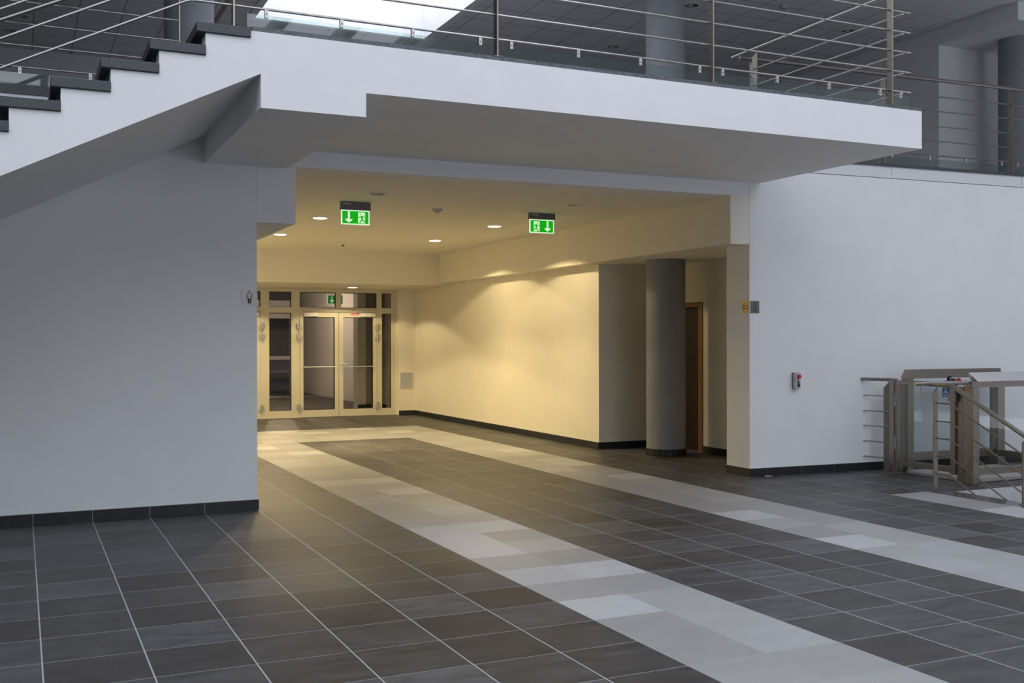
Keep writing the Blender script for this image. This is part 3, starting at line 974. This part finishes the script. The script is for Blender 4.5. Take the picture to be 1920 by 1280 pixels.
man = ring2(0.52, 0.87, 0.075, 0.028)
for side in (-1, 1):
    x = 0.52
    man += stroke([(x + side * 0.06, 0.755), (x + side * 0.155, 0.74), (x + side * 0.175, 0.66), (x + side * 0.175, 0.42), (x + side * 0.105, 0.42), (x + side * 0.095, 0.64)], 0.03)
    man += stroke([(x + side * 0.095, 0.64), (x + side * 0.095, 0.08)], 0.03)
    man.append([(x + side * 0.012, 0.42), (x + side * 0.095, 0.40), (x + side * 0.095, 0.07), (x + side * 0.012, 0.07)])
man += stroke([(0.46, 0.755), (0.58, 0.755)], 0.028)
plate_sign('restroom_sign', "square metal men's restroom sign on the wall corner under the stair", 'sign', (1.762, YL, 1.813), (1, 0, 0), (0, -1, 0), 0.130, 0.130, M['sign_metal'], man,
           'restroom signs')
wom = ring2(0.52, 0.86, 0.065, 0.026)
for side in (-1, 1):
    x = 0.52
    wom += stroke([(x + side * 0.04, 0.76), (x + side * 0.12, 0.70), (x + side * 0.20, 0.48), (x + side * 0.15, 0.45), (x + side * 0.09, 0.60)], 0.04)
    wom += stroke([(x + side * 0.07, 0.66), (x + side * 0.19, 0.33), (x + side * 0.07, 0.33), (x + side * 0.065, 0.09)], 0.035)
wom.append([(0.44, 0.34), (0.60, 0.34), (0.58, 0.08), (0.46, 0.08)])
plate_sign('restroom_sign', "square metal women's restroom sign on the pier edge of the right wall", 'sign', (7.20, rw(7.20), 1.783), (1, -0.055, 0), (-0.055, -1, 0), 0.113, 0.133, M['dull_plate'], wom,
           'restroom signs')
arr = stroke([(0.93, 0.60), (0.35, 0.60), (0.33, 0.72), (0.10, 0.50), (0.33, 0.28), (0.35, 0.40), (0.93, 0.40), (0.93, 0.60)], 0.05)
plate_sign('arrow_sign', 'warm-tinted arrow sign on the corridor side of the pier', 'sign', (7.19, 9.456, 1.783), (0, -1, 0), (-1, 0, 0), 0.112, 0.135, M['warm_plate'], arr)

# push-button box on the right wall
cx, cz = 7.777, 1.042
cb = thing('call_box', 'small grey push-button box on the right wall', 'control box', (cx, rw(cx), cz))
tn, nn = Vector((1, -0.055, 0)).normalized(), Vector((-0.055, -1, 0)).normalized()


def wallpt(x, z, d):
    return Vector((x, rw(x), z)) + nn * d


MB().prism([wallpt(cx - 0.035, cz - 0.088, 0), wallpt(cx + 0.035, cz - 0.088, 0), wallpt(cx + 0.035, cz + 0.088, 0), wallpt(cx - 0.035, cz + 0.088, 0)], nn * 0.02).build('back_box', M['dark_plastic'], cb)
cv = MB().prism([wallpt(cx - 0.036, cz - 0.089, 0.02), wallpt(cx + 0.036, cz - 0.089, 0.02), wallpt(cx + 0.036, cz + 0.089, 0.02), wallpt(cx - 0.036, cz + 0.089, 0.02)], nn * 0.045).build(
    'cover', M['grey_plastic'], cb, bevel=0.005)
for nm, z, r, l, mm in (('stop_button', cz + 0.045, 0.02, 0.03, 'red'), ('key_switch', cz + 0.004, 0.014, 0.012, 'hinge'), ('up_button', cz - 0.02, 0.012, 0.008, 'black'), ('down_button', cz - 0.052, 0.015, 0.014, 'black')):
    p0 = wallpt(cx + 0.004, z, 0.065)
    MB().tube([p0, p0 + nn * l * 0.5, p0 + nn * l], r, 16, 0).build(nm, M[mm], cv, smooth=True)

# scrap on the floor and access panel
MB().prism([(7.345, 9.27, 0.0), (7.43, 9.255, 0.0), (7.44, 9.285, 0.0), (7.36, 9.297, 0.0)], (0, 0, 0.012)).build(
    'floor_scrap', M['cardboard'], label='small brown scrap lying at the foot of the right wall', category='scrap')
ap = thing('access_panel', 'flat square access panel on the short wall beside the glass doors', 'panel', (6.97, 20.0, 0.69))
MB().box((6.835, 7.115), (19.990, 20.0), (0.526, 0.862)).build('frame', M['plaster'], ap, bevel=0.002)
acv = MB().box((6.85, 7.10), (19.986, 19.991), (0.541, 0.847)).build('cover', M['grey_plastic'], ap)
MB().box((6.855, 6.868), (19.982, 19.987), (0.68, 0.72)).build('latch', M['hinge'], acv)

# ------------------------------------------------------------------ glass door screen
YF0, YF1 = YD - 0.035, YD + 0.035
ds = MB()


def fr(x0, x1, z0, z1, d=0.0):
    ds.box((x0, x1), (YF0 - d, YF1), (z0, z1))


fr(2.6, 6.82, 2.425, 2.49)                    # head
for x0, x1 in ((4.135, 4.30), (4.725, 4.885), (6.43, 6.54), (6.73, 6.82), (2.6, 2.70)):
    fr(x0, x1, 0, 2.425)
fr(5.60, 5.708, 2.131, 2.425)
fr(2.70, 4.135, 2.02, 2.131)
fr(4.30, 4.725, 2.02, 2.131)
fr(4.885, 6.43, 2.045, 2.131)
fr(6.54, 6.73, 2.02, 2.131)
fr(4.30, 4.725, 0, 0.142)
fr(6.54, 6.73, 0, 0.138)
scr = struct(ds, 'window_4', M['door_metal'], 'cream framed glass screen closing the corridor', 'window')
panes = [(2.70, 4.135, 2.131, 2.425), (4.30, 4.725, 2.131, 2.425), (4.885, 5.60, 2.131, 2.425), (5.708, 6.43, 2.131, 2.425), (6.54, 6.73, 2.131, 2.425),
         (4.30, 4.725, 0.142, 2.02), (6.54, 6.73, 0.138, 2.02)]
for x0, x1, z0, z1 in panes:
    MB().box((x0, x1), (YD + 0.002, YD + 0.012), (z0, z1)).build('pane', M['door_glass'], scr)
    e = 0.012
    MB().box((x0, x0 + e * 0.5), (YF0 + 0.004, YD), (z0, z1)).box((x1 - e, x1), (YF0 + 0.004, YD), (z0, z1)).box((x0, x1), (YF0 + 0.004, YD), (z1 - e, z1)).box((x0, x1), (YF0 + 0.004, YD), (z0, z0 + e * 0.5)) \
        .build('seal', M['seal_gap_shade'], scr)


def leaf(name, label, x0, x1, gx0, gx1, hinge_x, gz0=0.143, gz1=1.945):
    y0, y1 = YF0 - 0.012, YF1 - 0.01
    mb = MB()
    mb.box((x0, gx0), (y0, y1), (0.006, 2.045)).box((gx1, x1), (y0, y1), (0.006, 2.045)).box((gx0, gx1), (y0, y1), (0.006, gz0)).box((gx0, gx1), (y0, y1), (gz1, 2.045))
    o = struct(mb, name, M['door_metal'], label, 'door')
    MB().box((gx0, gx1), (YD + 0.002, YD + 0.012), (gz0, gz1)).build('pane', M['door_glass'], o)
    MB().box((gx1 - 0.012, gx1), (y0 + 0.004, YD), (gz0, gz1)).box((gx0, gx1), (y0 + 0.004, YD), (gz1 - 0.012, gz1)).box((gx0, gx1), (y0 + 0.004, YD), (gz0, gz0 + 0.008)).build('seal', M['seal_gap_shade'], o)
    for z in (1.745, 1.545, 0.19):
        h = MB()
        h.lathe([(0.016, z - 0.075), (0.016, z + 0.075)], hinge_x, y0 - 0.014, 12)
        s = 1 if hinge_x < (x0 + x1) / 2 else -1
        h.box((hinge_x, hinge_x + s * 0.055), (y0 - 0.016, y0 - 0.001), (z - 0.05, z + 0.02))
        h.box((hinge_x - s * 0.045, hinge_x), (y0 - 0.016, y0 + 0.010), (z - 0.02, z + 0.07))
        h.lathe([(0.009, z + 0.075), (0.009, z + 0.085)], hinge_x, y0 - 0.014, 8)
        h.build('hinge', M['hinge'], o, smooth=True)
    return o


def closer(o, x0, x1, z0=1.957, z1=2.035):
    c = MB().box((x0, x1), (YF0 - 0.065, YF0 - 0.012), (z0, z1)).build('door_closer', M['white_plastic'], o, bevel=0.008)
    return c


dl = leaf('door_1', 'left leaf of the glass double door, one end of the push bar near the seam', 4.888, 5.651, 4.955, 5.575, 4.876)
dr = leaf('door_1', 'second leaf of the glass double door, with lever handle and red sticker', 5.657, 6.428, 5.745, 6.351, 6.445)
dd = leaf('door_1', 'partly hidden glass door leaf behind the hall wall corner', 3.42, 4.132, 3.49, 4.05, 4.150)
closer(dl, 4.96, 5.24)
closer(dr, 6.09, 6.395)
closer(dd, 3.8, 4.09)
MB().box((4.946, 6.417), (YF0 - 0.045, YF0 - 0.001), (2.048, 2.095)).build('closer_track', M['door_metal'], scr, bevel=0.006)
MB().box((3.45, 4.11), (YF0 - 0.045, YF0 - 0.001), (2.048, 2.095)).build('closer_track', M['door_metal'], scr, bevel=0.006)
for o, x0, x1 in ((dl, 4.965, 5.565), (dr, 5.755, 6.345)):
    pb = MB().tube([(x0, YF0 - 0.07, 0.975), (x1, YF0 - 0.07, 0.975)], 0.012)
    for x in (x0, x1):
        pb.tube([(x, YF0 - 0.07, 0.975), (x, YF0 - 0.01, 0.975)], 0.011)
    pb.build('push_bar', M['steel_bright'], o, smooth=True)
lh = MB().box((5.676, 5.72), (YF0 - 0.024, YF0 - 0.012), (0.86, 1.05))
lh.tube([(5.698, YF0 - 0.02, 1.025), (5.698, YF0 - 0.065, 1.025), (5.805, YF0 - 0.065, 1.025)], 0.011)
lh.build('lever_handle', M['steel_bright'], dr, smooth=True)
MB().box((5.881, 6.085), (YF0 - 0.0135, YF0 - 0.012), (1.962, 2.04)).build('sticker', M['white'], dr)
sb = MB()
rnd = random.Random(2)
for z0, h in ((2.008, 0.020), (1.985, 0.016), (1.968, 0.008)):
    x = 5.892
    while x < 6.06:
        w_ = rnd.uniform(0.012, 0.03)
        sb.box((x, min(x + w_, 6.078)), (YF0 - 0.0142, YF0 - 0.0134), (z0, z0 + h))
        x += w_ + 0.004
sb.build('sticker_print', M['red'], dr)

# lobby beyond the glass
struct(MB().box((6.66, 6.84), (22.28, 22.6), (0, 2.9)), 'wall_lobby', M['paint'], 'narrow lit pier seen through the glass door', 'wall')
struct(MB().box((6.84, 7.3), (22.36, 22.6), (0, 2.9)), 'wall_lobby', M['concrete'], 'dim greenish wall strip seen through the glass door', 'wall')
struct(MB().box((7.3, 7.5), (20.6, 31), (0, 3.0)).box((1.0, 1.2), (20.6, 31), (0, 3.0)), 'wall_lobby', M['paint'], 'side walls of the lobby beyond the glass', 'wall')
skirting('baseboard_lobby', (6.66, 22.28), (7.3, 22.28), (0, -1), 'dark baseboard of the pier beyond the glass')
struct(MB().box((1.2, 14), (31.2, 31.4), (0, 3.0)).box((12, 12.2), (22, 31.2), (0, 3)), 'wall_lobby', M['concrete'], 'dark back wall of the lobby beyond the glass', 'wall')
struct(MB().box((7.45, 8.75), (30.6, 31.0), (0.09, 3.0)).box((6.86, 7.0), (29.4, 29.6), (0, 2.6)), 'wall_lobby', M['paint'], 'pale wall section far beyond the glass doors', 'wall')
struct(MB().box((1.2, 14), (20.6, 31.4), (2.9, 3.0)), 'ceiling_lobby', M['plaster'], 'lobby ceiling beyond the glass', 'ceiling')
struct(MB().box((5.2, 6.86), (29.4, 29.6), (2.1, 2.6)).box((5.2, 6.86), (29.45, 29.55), (0.95, 1.05)), 'trim_5', M['paint'], 'pale doorway head and cross rail beyond the glass', 'trim')
gs = thing('exit_sign', 'green exit sign with arrow seen through the glass above the doors', 'exit sign', (6.126, 22.2, 2.9))
plate = MB().box((5.955, 6.297), (22.16, 22.19), (2.268, 2.464)).build('plate', M['white_dim'], gs)
mb = MB().box((5.967, 6.285), (22.156, 22.16), (2.28, 2.452))
mb.box((6.042, 6.060), (22.152, 22.156), (2.34, 2.435), 1)
mb.prism([(6.012, 22.156, 2.362), (6.051, 22.156, 2.345), (6.090, 22.156, 2.362), (6.090, 22.156, 2.335), (6.051, 22.156, 2.292), (6.012, 22.156, 2.335)], (0, -0.004, 0), 1)
mb.build('pictogram', [M['green_dim'], M['white_dim']], plate)
for x in (6.03, 6.22):
    MB().tube([(x, 22.175, 2.464), (x, 22.175, 2.9)], 0.006).build('hanger', M['steel'], gs)
lamp('lobby_fill', 'POINT', (5.6, 25.5, 2.7), 95, (1.0, 0.77, 0.58), shadow_soft_size=0.1)  # bare light without a fixture, added to brighten the lobby

# ------------------------------------------------------------------ wheelchair lift, gate and lower railings
RYF, RYB = 7.84, 8.89
wl = thing('wheelchair_lift', 'stainless wheelchair platform lift with glass sides in front of the right wall', 'lift', (9.6, 8.4, 0))
for x, y, z1, w in ((8.875, RYF + 0.005, 1.0, 0.085), (9.04, RYB, 1.06, 0.095), (10.45, RYB, 1.06, 0.12), (10.42, RYF, 1.0, 0.085)):
    MB().box((x - w / 2, x + w / 2), (y - w / 2, y + w / 2), (0, z1)).build('post', M['steel_dark'], wl, bevel=0.005)
cap = MB()
cap.add([(8.99, RYB - 0.05, 1.055), (10.48, RYB - 0.05, 1.055), (10.48, RYB + 0.06, 1.055), (8.99, RYB + 0.06, 1.055),
         (9.045, RYB - 0.02, 1.155), (10.48, RYB - 0.02, 1.155), (10.48, RYB + 0.05, 1.155), (9.045, RYB + 0.05, 1.155)],
        [(3, 2, 1, 0), (4, 5, 6, 7), (0, 1, 5, 4), (1, 2, 6, 5), (2, 3, 7, 6), (3, 0, 4, 7)])
cap.build('rear_cap', M['steel_dark'], wl)
cap = MB()
cap.add([(8.885, RYF - 0.045, 1.062), (10.48, RYF - 0.045, 1.062), (10.48, RYF + 0.09, 1.062), (8.94, RYF + 0.09, 1.062),
         (8.865, RYF + 0.05, 1.152), (10.48, RYF + 0.05, 1.152), (10.48, RYF + 0.08, 1.152), (8.89, RYF + 0.08, 1.152)],
        [(3, 2, 1, 0), (4, 5, 6, 7), (0, 1, 5, 4), (1, 2, 6, 5), (2, 3, 7, 6), (3, 0, 4, 7)])
cap.build('front_cap', M['steel_bright'], wl, label='bright sloping cap')
MB().box((8.82, 10.46), (RYF - 0.03, RYF + 0.03), (1.0, 1.062)).build('top_rail', M['steel_dark'], wl)
MB().box((8.89, 10.38), (RYF - 0.025, RYF + 0.025), (0.10, 0.165)).build('bottom_rail', M['steel_dark'], wl)
MB().box((9.07, 10.38), (RYB - 0.025, RYB + 0.025), (0.13, 0.22)).build('bottom_rail', M['steel_dark'], wl)
MB().box((10.395, 10.445), (RYF + 0.04, RYB - 0.04), (0.13, 0.20)).build('bottom_rail', M['steel_dark'], wl)
MB().box((8.90, 10.38), (RYF - 0.005, RYF + 0.005), (0.165, 1.0)).build('glass_panel', M['clear_glass'], wl)
MB().box((9.075, 10.37), (RYB - 0.005, RYB + 0.005), (0.22, 1.055)).build('glass_panel', M['clear_glass'], wl)
pl = MB().box((8.955, 10.36), (RYF + 0.10, RYB - 0.06), (0.004, 0.028))
for k in range(48):
    x = 8.97 + 0.029 * k
    pl.box((x, x + 0.013), (RYF + 0.10, RYB - 0.06), (0.028, 0.034))
pl.build('platform', M['rib'], wl, label='pale ribbed platform')
# control head on an arm over the gate end
MB().box((8.86, 8.93), (7.89, 8.20), (1.045, 1.058)).build('control_arm', M['steel_dark'], wl)
cpn = MB().box((8.865, 8.935), (7.98, 8.135), (1.058, 1.092)).build('control_panel', M['white_plastic'], wl, bevel=0.004)
for nm, y, r, mm in (('stop_button', 8.01, 0.02, 'red'), ('lamp_button', 8.042, 0.010, 'yellow'), ('up_button', 8.072, 0.013, 'navy'), ('down_button', 8.10, 0.012, 'navy')):
    MB().tube([(8.865, y, 1.074), (8.853, y, 1.074), (8.845, y, 1.074)], r, 14).build(nm, M[mm], cpn, smooth=True)
MB().tube([(8.895, 8.155, 1.058), (8.895, 8.155, 1.108)], 0.014, 12).tube([(8.895, 8.185, 1.058), (8.895, 8.185, 1.10)], 0.014, 12).build('joystick', M['black'], wl, smooth=True)
MB().box((8.868, 8.88), (7.888, 7.952), (0.955, 1.02)).build('yellow_label', M['yellow'], wl)

gt = thing('lift_gate', 'hinged steel and glass gate of the lift, facing the hall', 'gate', (8.85, 8.46, 0))
GX = 8.855
stl = MB().box((GX - 0.02, GX + 0.02), (8.80, 8.845), (0.06, 1.04)).build('stile', M['steel_dark'], gt)
MB().box((GX - 0.02, GX + 0.02), (8.045, 8.105), (0.08, 1.0)).build('stile', M['steel_dark'], gt)
MB().box((GX - 0.02, GX + 0.02), (8.045, 8.80), (1.0, 1.043)).build('top_rail', M['steel_dark'], gt)
MB().box((GX - 0.02, GX + 0.02), (8.105, 8.80), (0.10, 0.16)).build('bottom_rail', M['steel_dark'], gt)
MB().box((GX - 0.004, GX + 0.004), (8.105, 8.80), (0.16, 1.0)).build('glass_panel', M['clear_glass'], gt)
MB().box((GX - 0.045, GX - 0.02), (8.02, 8.12), (0.845, 0.93)).build('lock_box', M['steel_dark'], gt, bevel=0.004)
for z in (0.35, 0.82):
    MB().lathe([(0.011, z - 0.07), (0.011, z + 0.07)], GX - 0.028, 8.868, 12).build('hinge', M['steel'], stl, smooth=True)

gp = MB().box((8.815, 8.882), (8.879, 8.944), (0, 1.06)).box((8.78, 8.92), (8.85, 8.97), (0, 0.008))
gp.build('gate_post', M['steel_dark'], bevel=0.003, label='square steel post carrying the gate hinges, near the wall', category='post')
MB().box((8.86, 8.935), (7.958, 8.036), (0, 1.0)).box((8.83, 8.965), (7.935, 8.06), (0, 0.008)).build(
    'gate_post', M['steel_dark'], bevel=0.003, label='square steel post where the gate latches, at its free end', category='post')

ws = thing('wall_stub_railing', 'short steel railing closing the gap between wall and gate', 'railing', (8.80, 9.1, 0))
post_mb((8.822, 8.985, 0.0), (0.35, -1, 0), (1, 0.35, 0), 1.03, w=0.07, chamfer=0.08).build('post', M['steel_dark'], ws)
for z in (0.86, 0.685, 0.515, 0.34, 0.165):
    MB().tube([(8.725, rw(8.725), z), (8.83, 8.945, z)], 0.0075).build('rail', M['steel'], ws, smooth=True)
MB().tube([(8.70, rw(8.70), 1.045), (8.845, 8.944, 1.045)], 0.021, 14).build('handrail', M['steel'], ws, smooth=True)

sg = thing('wheelchair_sign', 'blue wheelchair symbol sign on the gate glass', 'sign', (GX, 8.30, 0.92))
YW0, YW1, ZW0, ZW1 = 8.218, 8.124, 0.890, 0.985
plate = MB().box((GX - 0.008, GX - 0.0045), (YW1, YW0), (ZW0, ZW1)).build('plate', M['blue'], sg)
fig = [disc2(0.42, 0.86, 0.075, 14)]
fig += stroke([(0.42, 0.78), (0.44, 0.45), (0.68, 0.45), (0.80, 0.20), (0.92, 0.22)], 0.09)
fig += stroke([(0.43, 0.62), (0.64, 0.62)], 0.07)
arc = [(0.46 + 0.26 * math.cos(a), 0.34 + 0.24 * math.sin(a)) for a in [math.radians(q) for q in range(125, 345, 20)]]
fig += stroke(arc, 0.075)
mb = MB()
for q in fig:
    mb.prism([(GX - 0.008, YW0 + (YW1 - YW0) * a, ZW0 + (ZW1 - ZW0) * b_) for a, b_ in q], (-0.001, 0, 0))
mb.build('pictogram', M['white'], plate)

XR = 8.243
sr = thing('stairwell_railing', 'steel railing with handrail sloping down into the stairwell', 'railing', (XR, 7.75, 0))
post_mb((XR, 7.747, 0.0), (1, 0, 0), (0, 1, 0), 1.02, w=0.055, chamfer=0.05).build('post', M['steel_dark'], sr)
post_mb((XR - 0.02, 6.70, 0.0), (1, 0, 0), (0, 1, 0), 0.60, w=0.06, chamfer=0.04).build('post', M['steel_dark'], sr)
MB().tube([(XR, 7.825, 1.045), (XR, 7.56, 1.045), (XR, 7.52, 1.03), (XR, 5.4, 1.03 - 0.512 * 2.12)], 0.021, 14).build('handrail', M['steel'], sr, smooth=True)
MB().tube([(8.085, 7.86, 1.05), (8.79, 7.85, 1.05)], 0.021, 14).build('level_handrail', M['steel'], sr, smooth=True)
MB().tube([(8.165, 7.86, 1.04), (8.165, 7.86, 0.955), (XR, 7.755, 0.955)], 0.006).build('bracket', M['steel'], sr, smooth=True)
for z in (0.863, 0.683, 0.513, 0.340, 0.162):
    ye_ = 7.578 - (z - 0.012) / 0.50
    MB().tube([(XR + 0.01, 7.747, z), (XR + 0.01, 7.578, z), (XR + 0.01, max(ye_, 5.4), max(0.012, z - 0.5 * (7.578 - 5.4)))], 0.008).build('rail', M['steel_dark'], sr, smooth=True)
